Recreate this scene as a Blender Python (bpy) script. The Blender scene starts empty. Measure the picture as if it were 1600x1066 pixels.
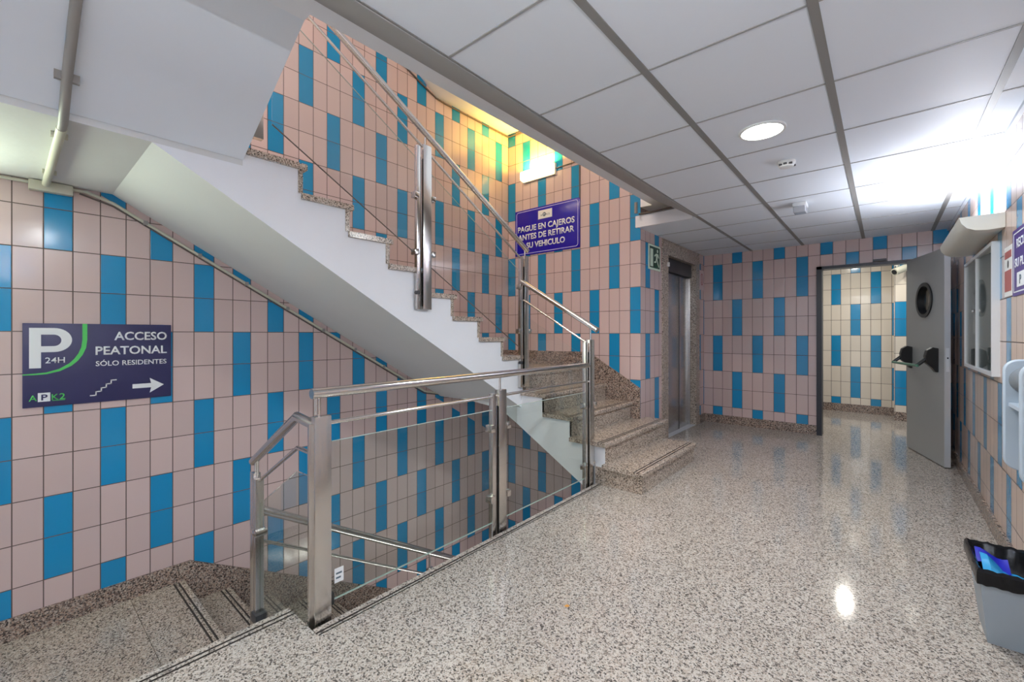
import bpy, bmesh, math, random
from mathutils import Vector, Matrix
random.seed(7)
S = bpy.context.scene
COL = S.collection

# ------------------------------------------------------------------ camera, world, exposure
HC = 1.25
cam_d = bpy.data.cameras.new('camera'); cam = bpy.data.objects.new('camera', cam_d); COL.objects.link(cam)
cam.location = (0, 0, HC); cam.rotation_euler = (math.pi/2, 0, 0.709)
cam_d.sensor_width = 36; cam_d.lens = 678/1600*36; cam_d.shift_y = -10.5/1600; cam_d.clip_start = .03
S.camera = cam
S.view_settings.view_transform = 'Standard'; S.view_settings.look = 'None'
S.view_settings.gamma = 1; S.view_settings.use_curve_mapping = False
S.view_settings.exposure = 0.76
S.cycles.use_denoising = True
S.cycles.max_bounces = 10; S.cycles.diffuse_bounces = 5; S.cycles.glossy_bounces = 5
S.cycles.transparent_max_bounces = 16; S.cycles.caustics_reflective = False; S.cycles.caustics_refractive = False
S.cycles.sample_clamp_indirect = 4
wd = bpy.data.worlds.new('world'); S.world = wd; wd.use_nodes = True
wd.node_tree.nodes['Background'].inputs[0].default_value = (.86, .92, 1, 1)
wd.node_tree.nodes['Background'].inputs[1].default_value = 0.65

LIGHTS = dict(fluor=12.5, fluor_fill=68, down=20, vest=11, warm=17, pit=4.5, up=115, land=22)
def area(name, loc, rot, size, size_y, power, color, disk=False, spread=180):
    l = bpy.data.lights.new(name, 'AREA'); l.energy = power; l.color = color
    l.shape = 'DISK' if disk else 'RECTANGLE'; l.size = size
    if not disk: l.size_y = size_y
    l.spread = math.radians(spread)
    o = bpy.data.objects.new(name, l); COL.objects.link(o); o.location = loc; o.rotation_euler = rot
    return o

# ------------------------------------------------------------------ materials
def nt(name):
    m = bpy.data.materials.new(name); m.use_nodes = True
    t = m.node_tree; p = t.nodes['Principled BSDF']
    return m, t, p
def N(t, typ, **kw):
    n = t.nodes.new(typ)
    for k, v in kw.items(): setattr(n, k, v)
    return n
def M_(t, op, a, b=None, c=None):
    n = t.nodes.new('ShaderNodeMath'); n.operation = op
    for i, v in enumerate((a, b, c)):
        if v is None: continue
        if isinstance(v, (int, float)): n.inputs[i].default_value = v
        else: t.links.new(v, n.inputs[i])
    return n.outputs[0]
def mixc(t, f, a, b):
    n = t.nodes.new('ShaderNodeMix'); n.data_type = 'RGBA'
    if isinstance(f, (int, float)): n.inputs[0].default_value = f
    else: t.links.new(f, n.inputs[0])
    for i, v in ((6, a), (7, b)):
        if isinstance(v, tuple): n.inputs[i].default_value = (*v, 1) if len(v) == 3 else v
        else: t.links.new(v, n.inputs[i])
    return n.outputs[2]
def plain(name, col, rough=.5, metal=0, spec=.5, bump=0, bscale=40, var=0, coat=0):
    m, t, p = nt(name)
    p.inputs['Base Color'].default_value = (*col, 1); p.inputs['Roughness'].default_value = rough
    p.inputs['Metallic'].default_value = metal; p.inputs['Specular IOR Level'].default_value = spec
    p.inputs['Coat Weight'].default_value = coat
    g = N(t, 'ShaderNodeNewGeometry')
    if var:
        nz = N(t, 'ShaderNodeTexNoise'); nz.inputs['Scale'].default_value = 2.2; nz.inputs['Detail'].default_value = 5
        t.links.new(g.outputs['Position'], nz.inputs['Vector'])
        f = M_(t, 'MULTIPLY', nz.outputs[0], 1.0)
        c = mixc(t, f, tuple(x*(1-var) for x in col), tuple(min(1, x*(1+var*.6)) for x in col))
        t.links.new(c, p.inputs['Base Color'])
    if bump:
        nz = N(t, 'ShaderNodeTexNoise'); nz.inputs['Scale'].default_value = bscale; nz.inputs['Detail'].default_value = 4
        t.links.new(g.outputs['Position'], nz.inputs['Vector'])
        b = N(t, 'ShaderNodeBump'); b.inputs['Strength'].default_value = bump; b.inputs['Distance'].default_value = .004
        t.links.new(nz.outputs[0], b.inputs['Height']); t.links.new(b.outputs[0], p.inputs['Normal'])
    return m
def emit(name, col, strength):
    m, t, p = nt(name)
    p.inputs['Base Color'].default_value = (*col, 1)
    p.inputs['Emission Color'].default_value = (*col, 1); p.inputs['Emission Strength'].default_value = strength
    return m
PINK = (.60, .465, .445); BLUE = (.012, .25, .50); GROUT = (.10, .07, .06)
def tile_mat(name, axis, u0, z0, roff=0, flip=None, pink=PINK, blue=BLUE, phase_u=0):
    """stack-bonded 12.5 x 25 cm glazed tiles; blue ones stand in pairs in every second column"""
    m, t, p = nt(name)
    g = N(t, 'ShaderNodeNewGeometry'); sx = N(t, 'ShaderNodeSeparateXYZ'); t.links.new(g.outputs['Position'], sx.inputs[0])
    u = sx.outputs[axis]; z = sx.outputs['Z']
    U = M_(t, 'DIVIDE', M_(t, 'SUBTRACT', u, u0), .1253)
    V = M_(t, 'DIVIDE', M_(t, 'SUBTRACT', z0, z), .25)
    i = M_(t, 'ADD', M_(t, 'FLOOR', U), phase_u); r = M_(t, 'FLOOR', V)
    rr = M_(t, 'ADD', r, roff)
    if flip:                      # flip = (a, b): below the stair (z < a + b*u) the pattern starts two rows later
        low = M_(t, 'LESS_THAN', z, M_(t, 'MULTIPLY_ADD', u, flip[1], flip[0]))
        rr = M_(t, 'ADD', rr, M_(t, 'MULTIPLY', low, 2.0))
    s = M_(t, 'MULTIPLY', M_(t, 'FLOORED_MODULO', i, 4.0), .5)          # 0, .5, 1, 1.5
    q = M_(t, 'FLOOR', M_(t, 'MULTIPLY', M_(t, 'FLOORED_MODULO', rr, 4.0), .5))
    isb = M_(t, 'LESS_THAN', M_(t, 'ABSOLUTE', M_(t, 'SUBTRACT', s, q)), .1)
    fu = M_(t, 'FRACT', U); fv = M_(t, 'FRACT', V)
    eu = M_(t, 'MULTIPLY', M_(t, 'MINIMUM', fu, M_(t, 'SUBTRACT', 1.0, fu)), .1253)
    ev = M_(t, 'MULTIPLY', M_(t, 'MINIMUM', fv, M_(t, 'SUBTRACT', 1.0, fv)), .25)
    e = M_(t, 'MINIMUM', eu, ev)
    gr = M_(t, 'LESS_THAN', e, .0027)
    # per tile colour variation
    wn = N(t, 'ShaderNodeTexWhiteNoise'); cb = N(t, 'ShaderNodeCombineXYZ')
    t.links.new(i, cb.inputs[0]); t.links.new(r, cb.inputs[1]); t.links.new(cb.outputs[0], wn.inputs['Vector'])
    vv = M_(t, 'MULTIPLY_ADD', wn.outputs['Value'], .10, .94)
    c = mixc(t, isb, pink, blue)
    hs = N(t, 'ShaderNodeHueSaturation'); t.links.new(c, hs.inputs['Color']); t.links.new(vv, hs.inputs['Value'])
    c2 = mixc(t, gr, hs.outputs[0], GROUT)
    t.links.new(c2, p.inputs['Base Color'])
    t.links.new(M_(t, 'MULTIPLY_ADD', gr, .6, .13), p.inputs['Roughness'])
    # bump: pillowed tile edges, faint ripple and slight tilt of every tile
    h1 = M_(t, 'MINIMUM', M_(t, 'DIVIDE', e, .004), 1.0)
    tilt = M_(t, 'MULTIPLY', M_(t, 'SUBTRACT', wn.outputs['Value'], .5), M_(t, 'MULTIPLY', fu, .9))
    nz = N(t, 'ShaderNodeTexNoise'); nz.inputs['Scale'].default_value = 9; t.links.new(g.outputs['Position'], nz.inputs['Vector'])
    h = M_(t, 'ADD', M_(t, 'ADD', h1, tilt), M_(t, 'MULTIPLY', nz.outputs[0], .7))
    b = N(t, 'ShaderNodeBump'); b.inputs['Strength'].default_value = .5; b.inputs['Distance'].default_value = .0012
    t.links.new(h, b.inputs['Height']); t.links.new(b.outputs[0], p.inputs['Normal'])
    return m
def granite(name, cols, scale=125, rough=.14, seams=None, spec=.5):
    m, t, p = nt(name)
    g = N(t, 'ShaderNodeNewGeometry')
    # warped coordinates for irregular grains
    nz = N(t, 'ShaderNodeTexNoise'); nz.inputs['Scale'].default_value = 90; t.links.new(g.outputs['Position'], nz.inputs['Vector'])
    vm = N(t, 'ShaderNodeVectorMath', operation='MULTIPLY_ADD'); t.links.new(nz.outputs['Color'], vm.inputs[0])
    vm.inputs[1].default_value = (.007, .007, .007); t.links.new(g.outputs['Position'], vm.inputs[2])
    vo = N(t, 'ShaderNodeTexVoronoi'); vo.inputs['Scale'].default_value = scale; t.links.new(vm.outputs[0], vo.inputs['Vector'])
    sp = N(t, 'ShaderNodeSeparateColor'); t.links.new(vo.outputs['Color'], sp.inputs[0])
    cr = N(t, 'ShaderNodeValToRGB'); cr.color_ramp.interpolation = 'CONSTANT'
    el = cr.color_ramp.elements
    while len(el) > 1: el.remove(el[-1])
    el[0].position = 0; el[0].color = (*cols[0][1], 1)
    for pos, c in cols[1:]:
        x = el.new(pos); x.color = (*c, 1)
    t.links.new(sp.outputs[0], cr.inputs[0])
    vo2 = N(t, 'ShaderNodeTexVoronoi'); vo2.inputs['Scale'].default_value = scale*2.3; t.links.new(vm.outputs[0], vo2.inputs['Vector'])
    sp2 = N(t, 'ShaderNodeSeparateColor'); t.links.new(vo2.outputs['Color'], sp2.inputs[0])
    dk = M_(t, 'LESS_THAN', sp2.outputs[0], .085)
    c = mixc(t, dk, cr.outputs[0], (.06, .055, .05))
    n3 = N(t, 'ShaderNodeTexNoise'); n3.inputs['Scale'].default_value = 1.7; t.links.new(g.outputs['Position'], n3.inputs['Vector'])
    hs = N(t, 'ShaderNodeHueSaturation'); t.links.new(c, hs.inputs['Color'])
    t.links.new(M_(t, 'MULTIPLY_ADD', n3.outputs[0], .3, .85), hs.inputs['Value'])
    out = hs.outputs[0]
    if seams:
        sx = N(t, 'ShaderNodeSeparateXYZ'); t.links.new(g.outputs['Position'], sx.inputs[0])
        ms = None
        for ax, off, per in seams:
            f = M_(t, 'FRACT', M_(t, 'DIVIDE', M_(t, 'SUBTRACT', sx.outputs[ax], off), per))
            d = M_(t, 'MULTIPLY', M_(t, 'MINIMUM', f, M_(t, 'SUBTRACT', 1.0, f)), per)
            l = M_(t, 'LESS_THAN', d, .0011)
            ms = l if ms is None else M_(t, 'MAXIMUM', ms, l)
        out = mixc(t, M_(t, 'MULTIPLY', ms, .55), out, (.16, .14, .12))
    t.links.new(out, p.inputs['Base Color']); p.inputs['Roughness'].default_value = rough
    p.inputs['Specular IOR Level'].default_value = spec
    return m
def glass_mat(name, tint, fac=1.45, rough=0.0):
    m = bpy.data.materials.new(name); m.use_nodes = True; t = m.node_tree; t.nodes.clear()
    o = N(t, 'ShaderNodeOutputMaterial'); tr = N(t, 'ShaderNodeBsdfTransparent'); gl = N(t, 'ShaderNodeBsdfGlossy')
    tr.inputs[0].default_value = (*tint, 1); gl.inputs['Roughness'].default_value = rough
    lw = N(t, 'ShaderNodeLayerWeight'); lw.inputs[0].default_value = .5
    f0 = ((fac-1)/(fac+1))**2
    fr = M_(t, 'MULTIPLY_ADD', M_(t, 'POWER', lw.outputs['Facing'], 5.0), 1-f0, f0)
    mx = N(t, 'ShaderNodeMixShader'); t.links.new(fr, mx.inputs[0]); t.links.new(tr.outputs[0], mx.inputs[1]); t.links.new(gl.outputs[0], mx.inputs[2])
    t.links.new(mx.outputs[0], o.inputs[0]); return m

YC = 4.41                                                # plane of the tiled stairwell back wall
XL = -3.848; XC = -1.975; YD = 6.568; XR = .53
m_left = tile_mat('tiles_left', 'Y', .0213 + .1253, 1.2671, 2, flip=(.55 + .585*3.22 - .05, -.585))
m_B = tile_mat('tiles_stairwell', 'X', XL, 1.2593, 0, flip=(-1.35, -.585))
m_C = tile_mat('tiles_lift', 'Y', YC + .1253, 1.2593, 0)
m_C2 = tile_mat('tiles_lift_end', 'Y', YC + .1253, 1.245, 2)
m_D = tile_mat('tiles_door_wall', 'X', -1.979 + .1253, 1.2317, 0)
m_R = tile_mat('tiles_right', 'Y', 3.596, 1.457, 0, pink=(.66, .50, .43))
m_V = tile_mat('tiles_vestibule', 'X', -.662, 1.2317, 0, pink=(.74, .67, .57))
m_V2 = tile_mat('tiles_vestibule_return', 'X', .118, 1.2217, 0, pink=(.74, .67, .57), phase_u=2)
FLOORC = [(0, (.10, .088, .08)), (.12, (.25, .215, .185)), (.25, (.44, .375, .32)), (.48, (.56, .51, .455)), (.80, (.49, .44, .39))]
STAIRC = [(0, (.075, .06, .05)), (.13, (.24, .19, .155)), (.28, (.46, .37, .30)), (.55, (.58, .50, .42)), (.86, (.45, .38, .32))]
SKIRTC = [(0, (.04, .032, .028)), (.22, (.17, .12, .10)), (.42, (.36, .255, .20)), (.66, (.45, .37, .31)), (.86, (.28, .23, .20))]
m_floor = granite('granite_floor', FLOORC, 160, .085, seams=[('X', -1.47, .60), ('Y', .2, .60)])
m_floorp = granite('granite_floor_edge', FLOORC, 160, .12)
m_step = granite('granite_steps', STAIRC, 145, .22)
m_skirt = granite('granite_skirting', SKIRTC, 135, .25)
m_white = plain('plaster_white', (.86, .88, .92), .75, spec=.25, bump=.25, bscale=30, var=.04)
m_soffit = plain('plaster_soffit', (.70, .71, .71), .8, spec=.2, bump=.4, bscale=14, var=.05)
m_ceil = plain('ceiling_panel', (.80, .85, .92), .55, spec=.3, bump=.15, bscale=9)
m_grid = plain('ceiling_grid_grey', (.25, .245, .235), .5)
m_gridl = plain('ceiling_grid_line', (.36, .36, .36), .5)
m_board = plain('ceiling_edge_board', (.36, .355, .35), .6, var=.06)
m_steel = plain('stainless_steel', (.72, .69, .66), .20, 1, bump=.05, bscale=200)
m_steelp = plain('polished_steel', (.72, .69, .66), .12, 1)
m_lift = plain('lift_steel', (.60, .585, .58), .27, 1, bump=.04, bscale=3)
m_dark = plain('dark_metal', (.035, .035, .04), .4)
m_frame = plain('door_frame_navy', (.012, .012, .022), .35)
m_door = plain('door_grey', (.40, .41, .40), .38, spec=.5, var=.06)
m_doore = plain('door_edge_grey', (.50, .51, .52), .35)
m_black = plain('black_plastic', (.012, .012, .013), .35)
m_groove = plain('groove_dark', (.055, .045, .04), .7)
m_gedge = plain('glass_edge', (.42, .50, .46), .15)
m_rubber = plain('rubber', (.02, .02, .02), .7)
m_glass = glass_mat('guard_glass', (.905, .945, .925), 1.4)
m_glassc = glass_mat('clear_glass', (.97, .985, .98), 1.45)
m_conduit = plain('conduit_cream', (.55, .54, .44), .5)
m_conduitg = plain('conduit_grey', (.30, .285, .265), .55)
m_cable = plain('cable_dark', (.11, .09, .08), .5)
m_whitep = plain('white_plastic', (.80, .81, .80), .4)
m_cream = plain('cream_plastic', (.74, .73, .66), .4)
m_navy = plain('sign_navy', (.020, .020, .085), .45)
m_cobalt = plain('sign_cobalt', (.014, .004, .36), .2, coat=.25)
m_purple = plain('sign_purple', (.075, .04, .24), .3)
m_signw = plain('sign_white', (.78, .80, .82), .5)
m_signlog = plain('sign_cream', (.80, .80, .78), .5)
m_green = plain('sign_green', (.07, .50, .10), .5)
m_exit = plain('exit_green', (.004, .055, .03), .4)
m_exitw = plain('exit_pale', (.66, .80, .66), .5)
m_red = plain('sign_red', (.42, .13, .12), .5)
m_greyink = plain('grey_ink', (.08, .12, .16), .5)
m_bin = plain('bin_grey', (.32, .37, .42), .45)
m_bag = plain('black_bag', (.006, .006, .007), .25, spec=.25, bump=.35, bscale=22)
m_blue1 = plain('blue_wrapper', (.02, .33, .66), .3, bump=.3, bscale=30)
m_blue2 = plain('dark_blue_wrapper', (.015, .02, .42), .3)
m_unit = plain('unit_blue_grey', (.46, .53, .61), .4)
m_unitd = plain('unit_dark_grey', (.17, .19, .21), .5)
m_board_in = plain('board_backing', (.25, .30, .31), .25, spec=.6)
m_alu = plain('aluminium', (.66, .67, .69), .35, 0)
m_orange = plain('orange_scrap', (.60, .27, .05), .5)
m_ewhite = emit('downlight_glow', (.93, 1, .93), 7)
m_ewarm = emit('warm_tube_glow', (1, .78, .36), 2.6)
m_efluor = emit('tube_glow', (.90, .93, 1), 10)

# ------------------------------------------------------------------ builders
WP = {}
def meta(o, label=None, cat=None, group=None, kind=None):
    for k, v in (('label', label), ('category', cat), ('group', group), ('kind', kind)):
        if v: o[k] = v
    return o
def empty(name, loc, label, cat, group=None):
    o = bpy.data.objects.new(name, None); COL.objects.link(o); o.location = loc; o.empty_display_size = .05
    WP[o.name] = Vector(loc); return meta(o, label, cat, group)
class MB:
    def __init__(s): s.b = bmesh.new(); s.grooved = False
    def box(s, x0, x1, y0, y1, z0, z1, bev=0):
        r = bmesh.ops.create_cube(s.b, size=1)
        for v in r['verts']:
            v.co = Vector(((x0+x1)/2 + v.co.x*(x1-x0), (y0+y1)/2 + v.co.y*(y1-y0), (z0+z1)/2 + v.co.z*(z1-z0)))
        if bev:
            ed = list({e for v in r['verts'] for e in v.link_edges})
            bmesh.ops.bevel(s.b, geom=ed, offset=bev, segments=2, affect='EDGES', profile=.6)
        return s
    def prism(s, poly, axis, a, c, dark=()):
        """poly: 2-D points. axis 'X': (y,z); 'Y': (x,z); 'Z': (x,y)"""
        def P(p, h):
            return {'X': (h, p[0], p[1]), 'Y': (p[0], h, p[1]), 'Z': (p[0], p[1], h)}[axis]
        A = [s.b.verts.new(P(p, a)) for p in poly]; B = [s.b.verts.new(P(p, c)) for p in poly]
        s.b.faces.new(A); s.b.faces.new(B[::-1]); n = len(poly)
        for i in range(n):
            f = s.b.faces.new((A[i], B[i], B[(i+1) % n], A[(i+1) % n]))
            if i in dark: f.material_index = 1
        return s
    def hull(s, verts, faces):
        V = [s.b.verts.new(v) for v in verts]
        for f in faces: s.b.faces.new([V[i] for i in f])
        return s
    def tube(s, pts, r, seg=16, cap=True):
        pts = [Vector(p) for p in pts]; rings = []
        for i, p in enumerate(pts):
            d = (pts[min(i+1, len(pts)-1)] - pts[max(i-1, 0)]).normalized()
            d0 = (p - pts[i-1]).normalized() if i else d
            d1 = (pts[i+1] - p).normalized() if i < len(pts)-1 else d
            k = 1/max(.35, math.cos(d0.angle(d1)/2)) if (0 < i < len(pts)-1) else 1
            up = Vector((0, 0, 1)) if abs(d.z) < .95 else Vector((1, 0, 0))
            a = d.cross(up).normalized(); b = a.cross(d).normalized()
            # stretch in bend plane
            bn = (d1-d0); bn = bn.normalized() if bn.length > 1e-4 else None
            ring = []
            for j in range(seg):
                t = 2*math.pi*j/seg; o = a*math.cos(t)*r + b*math.sin(t)*r
                if bn is not None: o += bn*o.dot(bn)*(k-1)
                ring.append(s.b.verts.new(p+o))
            rings.append(ring)
        for i in range(len(rings)-1):
            for j in range(seg): s.b.faces.new((rings[i][j], rings[i][(j+1) % seg], rings[i+1][(j+1) % seg], rings[i+1][j]))
        if cap: s.b.faces.new(rings[0][::-1]); s.b.faces.new(rings[-1])
        return s
    def cyl(s, p0, p1, r, seg=24): return s.tube([p0, p1], r, seg)
    def build(s, name, mat, parent=None, label=None, cat=None, group=None, kind=None, smooth=True, bevel=0, mats=None, thick=None):
        b = s.b
        bmesh.ops.recalc_face_normals(b, faces=b.faces)
        xs = [v.co for v in b.verts]
        lo = Vector((min(v.x for v in xs), min(v.y for v in xs), min(v.z for v in xs)))
        hi = Vector((max(v.x for v in xs), max(v.y for v in xs), max(v.z for v in xs)))
        c = Vector(((lo.x+hi.x)/2, (lo.y+hi.y)/2, lo.z))
        for v in b.verts: v.co -= c
        if smooth:
            for f in b.faces: f.smooth = True
            for e in b.edges:
                if len(e.link_faces) != 2 or e.calc_face_angle(0) > .6: e.smooth = False
        me = bpy.data.meshes.new(name); b.to_mesh(me); b.free()
        me.materials.append(mat)
        for mm in (mats or ([m_groove] if s.grooved else [])): me.materials.append(mm)
        o = bpy.data.objects.new(name, me); COL.objects.link(o)
        if parent is not None:
            o.parent = parent; o.location = c - WP[parent.name]
        else: o.location = c
        WP[o.name] = c
        if bevel:
            md = o.modifiers.new('bevel', 'BEVEL'); md.width = bevel; md.segments = 2; md.limit_method = 'ANGLE'
        return meta(o, label, cat, group, kind)
def text(body, name, mat, parent, origin, xdir, updir, size, align='LEFT', bold=.0, width=None, ext=.0006):
    """lettering as a mesh; origin = baseline start, xdir = reading direction"""
    cu = bpy.data.curves.new(name, 'FONT'); cu.body = body; cu.size = 1; cu.offset = bold; cu.extrude = 0; cu.resolution_u = 3
    cu.align_x = align
    tmp = bpy.data.objects.new('tmp', cu); COL.objects.link(tmp)
    dg = bpy.context.evaluated_depsgraph_get(); me0 = bpy.data.meshes.new_from_object(tmp.evaluated_get(dg))
    bpy.data.objects.remove(tmp); 
    xs = [v.co.x for v in me0.vertices]; ys = [v.co.y for v in me0.vertices]
    sy = size/ (max(ys) - 0 if max(ys) > 0 else 1)
    if body.startswith('SÓ'): sy = size/.73
    sxx = sy if width is None else width/(max(xs)-min(xs))
    x0 = {'LEFT': min(xs), 'RIGHT': max(xs), 'CENTER': (min(xs)+max(xs))/2}[align]
    X = Vector(xdir); Uv = Vector(updir); Nn = X.cross(Uv)
    b = bmesh.new(); b.from_mesh(me0)
    bmesh.ops.solidify(b, geom=list(b.faces), thickness=0) if False else None
    r = bmesh.ops.extrude_face_region(b, geom=list(b.faces))
    nv = [g for g in r['geom'] if isinstance(g, bmesh.types.BMVert)]
    for v in nv: v.co.z += 1
    for v in b.verts:
        p = Vector(origin) + X*((v.co.x-x0)*sxx) + Uv*(v.co.y*sy) + Nn*(v.co.z*ext)
        v.co = p
    mb = MB(); mb.b.free(); mb.b = b
    return mb.build(name, mat, parent, smooth=False)
def struct(mb, name, mat, **k): return mb.build(name, mat, kind='structure', **k)

# ------------------------------------------------------------------ setting: floor, walls, ceilings
r_ = .1746
YB0, YB1 = -2.4, 9.0
struct(MB().prism([(-1.79, YB0), (.72, YB0), (.72, 6.66), (1.5, 6.66), (1.5, 9.0), (-2.3, 9.0), (-2.3, YC), (-1.79, YC)], 'Z', -.26, 0), 'floor', m_floor)
# polished edging slabs with two anti-slip grooves along the stairwell edge
def grooved(mb, axis, a, b, nose, back, top, th=.035):
    """tread slab: profile across the nosing, extruded along the nosing. nose/back are coordinates across it"""
    d = 1 if back > nose else -1
    pf = [(nose, top-th), (nose, top-.006), (nose+d*.006, top)]
    for g in (.035, .062):
        pf += [(nose+d*g, top), (nose+d*g, top-.006), (nose+d*(g+.011), top-.006), (nose+d*(g+.011), top)]
    pf += [(back, top), (back, top-th)]
    mb.prism(pf, axis, a, b, dark=(3, 4, 5, 7, 8, 9)); mb.grooved = True
def edging(x_out, x_in, y0, y1):
    mb = MB(); grooved(mb, 'Y', y0, y1, x_out, x_in, 0.0005, .06); return mb
struct(edging(-1.84, -1.785, .845, 3.215), 'trim_1', m_floorp)
struct(edging(-2.07, -1.785, YB0, .84), 'trim_2', m_floorp)
struct(MB().box(-2.02, -1.79, YB0, .80, -.26, -.061), 'trim_3', m_white)

struct(MB().box(XL-.12, XL, YB0, YC+.12, -3.2, 7.2), 'wall_left', m_left)
struct(MB().prism([(XL, YC), (XC, YC), (XC-.12, YC+.12), (XL, YC+.12)], 'Z', -3.2, 4.6), 'wall_stairwell', m_B)
# wall with the lift: pieces around the opening
LY0, LY1 = 4.99, 6.33        # granite surround
OY0, OY1, OZ = 5.17, 6.18, 2.20
mbc = MB().prism([(XC, YC), (XC, LY0), (XC-.3, LY0), (XC-.3, YC+.13), (XC-.12, YC+.12)], 'Z', -.2, 3.0)
struct(mbc, 'wall_lift', m_C)
struct(MB().box(XC-.3, XC, LY1, YD, -.2, 3.0), 'wall_lift_end', m_C2)
struct(MB().box(XC-.3, XC, LY0, LY1, 2.36, 3.0), 'wall_lift_top', m_C)
# wall with the doorway
DX0, DX1, DZ = -.638, .30, 2.085
mbd = MB().prism([(XC-.3, -.2), (DX0, -.2), (DX0, DZ), (DX1, DZ), (DX1, -.2), (XR+.1, -.2), (XR+.1, 3.0), (XC-.3, 3.0)], 'Y', YD, YD+.12)
struct(mbd, 'wall_back', m_D)
struct(MB().box(XR, XR+.12, YB0, YD, -.2, 3.0), 'wall_right', m_R)
# vestibule behind the doorway
struct(MB().box(-2.3, .11, 8.86, 8.96, -.2, 3.0), 'wall_vestibule', m_V)
struct(MB().box(.11, 1.5, 8.42, 8.96, -.2, 3.0), 'wall_vestibule_return', m_V2)
struct(MB().box(-2.4, -2.3, YD+.12, 9.0, -.2, 3.0), 'wall_vestibule_left', m_white)
struct(MB().box(1.5, 1.6, YD+.12, 9.0, -.2, 3.0), 'wall_vestibule_right', m_white)
struct(MB().box(-2.4, 1.6, YD+.13, 9.0, 2.5, 2.6), 'ceiling_vestibule', m_white)
# wall at the far end of the landing and behind the entrance (out of view, closes the stairwell)
struct(MB().box(XL, -2.65, YB0-.12, YB0, -3.2, 7.2), 'wall_landing_end', m_white)

# baseboards
struct(MB().box(XC+.002, DX0, YD-.02, YD, 0, .115), 'baseboard_back', m_skirt)
struct(MB().box(XR-.018, XR, YB0, YD-.02, 0, .10), 'baseboard_right', m_skirt)
struct(MB().box(XC, XC+.018, LY1, YD-.02, 0, .115), 'baseboard_lift', m_skirt)
struct(MB().box(-2.3, .11, 8.84, 8.86, 0, .125), 'baseboard_vestibule', m_skirt)
struct(MB().box(.11, 1.5, 8.40, 8.42, 0, .125), 'baseboard_vestibule_return', m_skirt)
# sloping skirting on the left wall beside landing and descending flight
zl = -3*r_
yk = .875
struct(MB().prism([(YB0, zl), (.80, zl), (.80, zl-.30), (yk+2.3, zl-1.75), (yk+2.3, zl-1.18), (yk, zl+.125), (YB0, zl+.135)], 'X', XL, XL+.02), 'baseboard_left', m_skirt)

# dropped ceiling
GX = [-1.36, -.78, -.185, .40]
CY0 = 1.175; CP = .614
cx0 = -1.36; ZC = 2.38
struct(MB().prism([(cx0, YB0), (XR, YB0), (XR, YD), (XC, YD), (XC, 4.30), (cx0, 4.30)], 'Z', ZC, ZC+.02), 'ceiling', m_ceil)
mb = MB()
for x in GX: mb.box(x-.016, x+.016, YB0, YD, ZC-.004, ZC-.0002)
struct(mb, 'trim_4', m_grid)
mb = MB()
k = -5
while CY0+k*CP < YD:
    y = CY0+k*CP
    x0 = cx0+.016 if y < 4.3 else XC
    if y > YB0+.1:
        xs_ = [x0, -.78-.016] if y < 4.3 else [x0, -1.36-.016]
        segs = [(x0, -.796)] if y < 4.3 else [(x0, -1.376), (-1.344, -.796)]
        segs += [(-.764, -.201), (-.169, .384), (.416, XR)]
        for a, b in segs: mb.box(a, b, y-.0055, y+.0055, ZC-.003, ZC-.0002)
    k += 1
struct(mb, 'trim_5', m_gridl)
struct(MB().box(XR-.02, XR, YB0, YD, ZC-.02, ZC-.0005), 'trim_6', m_ceil)
# edge board that closes the gap between dropped ceiling and slab, and the white end fascia
struct(MB().prism([(-1.757, 2.607), (-1.372, 2.372), (-1.352, 2.372), (-1.352, 2.40), (-1.737, 2.62)], 'Y', YB0, 4.29), 'trim_7', m_board)
struct(MB().box(XC, -1.40, 4.285, 4.31, 2.365, 2.485), 'trim_8', m_white)
# upper floor slab (soffit at 2.607)
struct(MB().prism([(-1.91, YB0), (.6, YB0), (.6, YD), (XC, YD), (XC, YC), (-1.85, YC), (-1.85, .84), (-1.91, .84)], 'Z', 2.607, 2.80), 'ceiling_slab', m_white)
# ceiling of the storey above
struct(MB().prism([(3.18, 3.93), (YC, 3.93), (YC, 4.1), (3.1, 4.1), (.30, 5.72), (YB0, 5.72), (YB0, 5.54), (.38, 5.54)], 'X', XL, -1.7), 'ceiling_upper', m_white)
struct(MB().box(-1.7, -1.6, YB0, YC, 4.3, 5.9), 'wall_upper', m_white)
struct(MB().box(-1.7, .6, -2.4, YC, 5.0, 5.1), 'ceiling_upper_hall', m_white)
struct(MB().box(.6, .7, YB0, YC, 2.8, 5.1), 'wall_upper_right', m_white)

# ------------------------------------------------------------------ staircase going up
GO = .3005
def nose2(k): return 3.285 - GO*(k-6)                   # nosing y of level k on the straight flight
up = empty('staircase', (-2.65, 3.25, 0), 'white plastered staircase with brown granite steps climbing and turning up along the tiled wall', 'staircase')
xn = [None, -1.41, -1.735, -2.06, -2.36, -2.66]          # nosings of the first five steps
XS = -2.655
# concrete of the first flight
pf = [(-1.82, -.25), (-1.82, 0), (-1.745, 0), (-1.745, .305), (-2.075, .305), (-2.075, .485), (-2.375, .485), (-2.375, .66), (-2.675, .66), (-2.675, .835), (-2.95, .835), (-2.95, .50), (-2.65, .352), (-1.82, -.125)]
pf = [(-1.76, 0.0), (-1.76, .31), (-2.085, .31), (-2.085, .487), (-2.385, .487), (-2.385, .661), (-2.71, .661), (-2.71, .382), (-1.84, -.128), (-1.84, 0)]
MB().prism(pf, 'Y', 3.235, YC).build('stringer', m_white, up)
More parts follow.
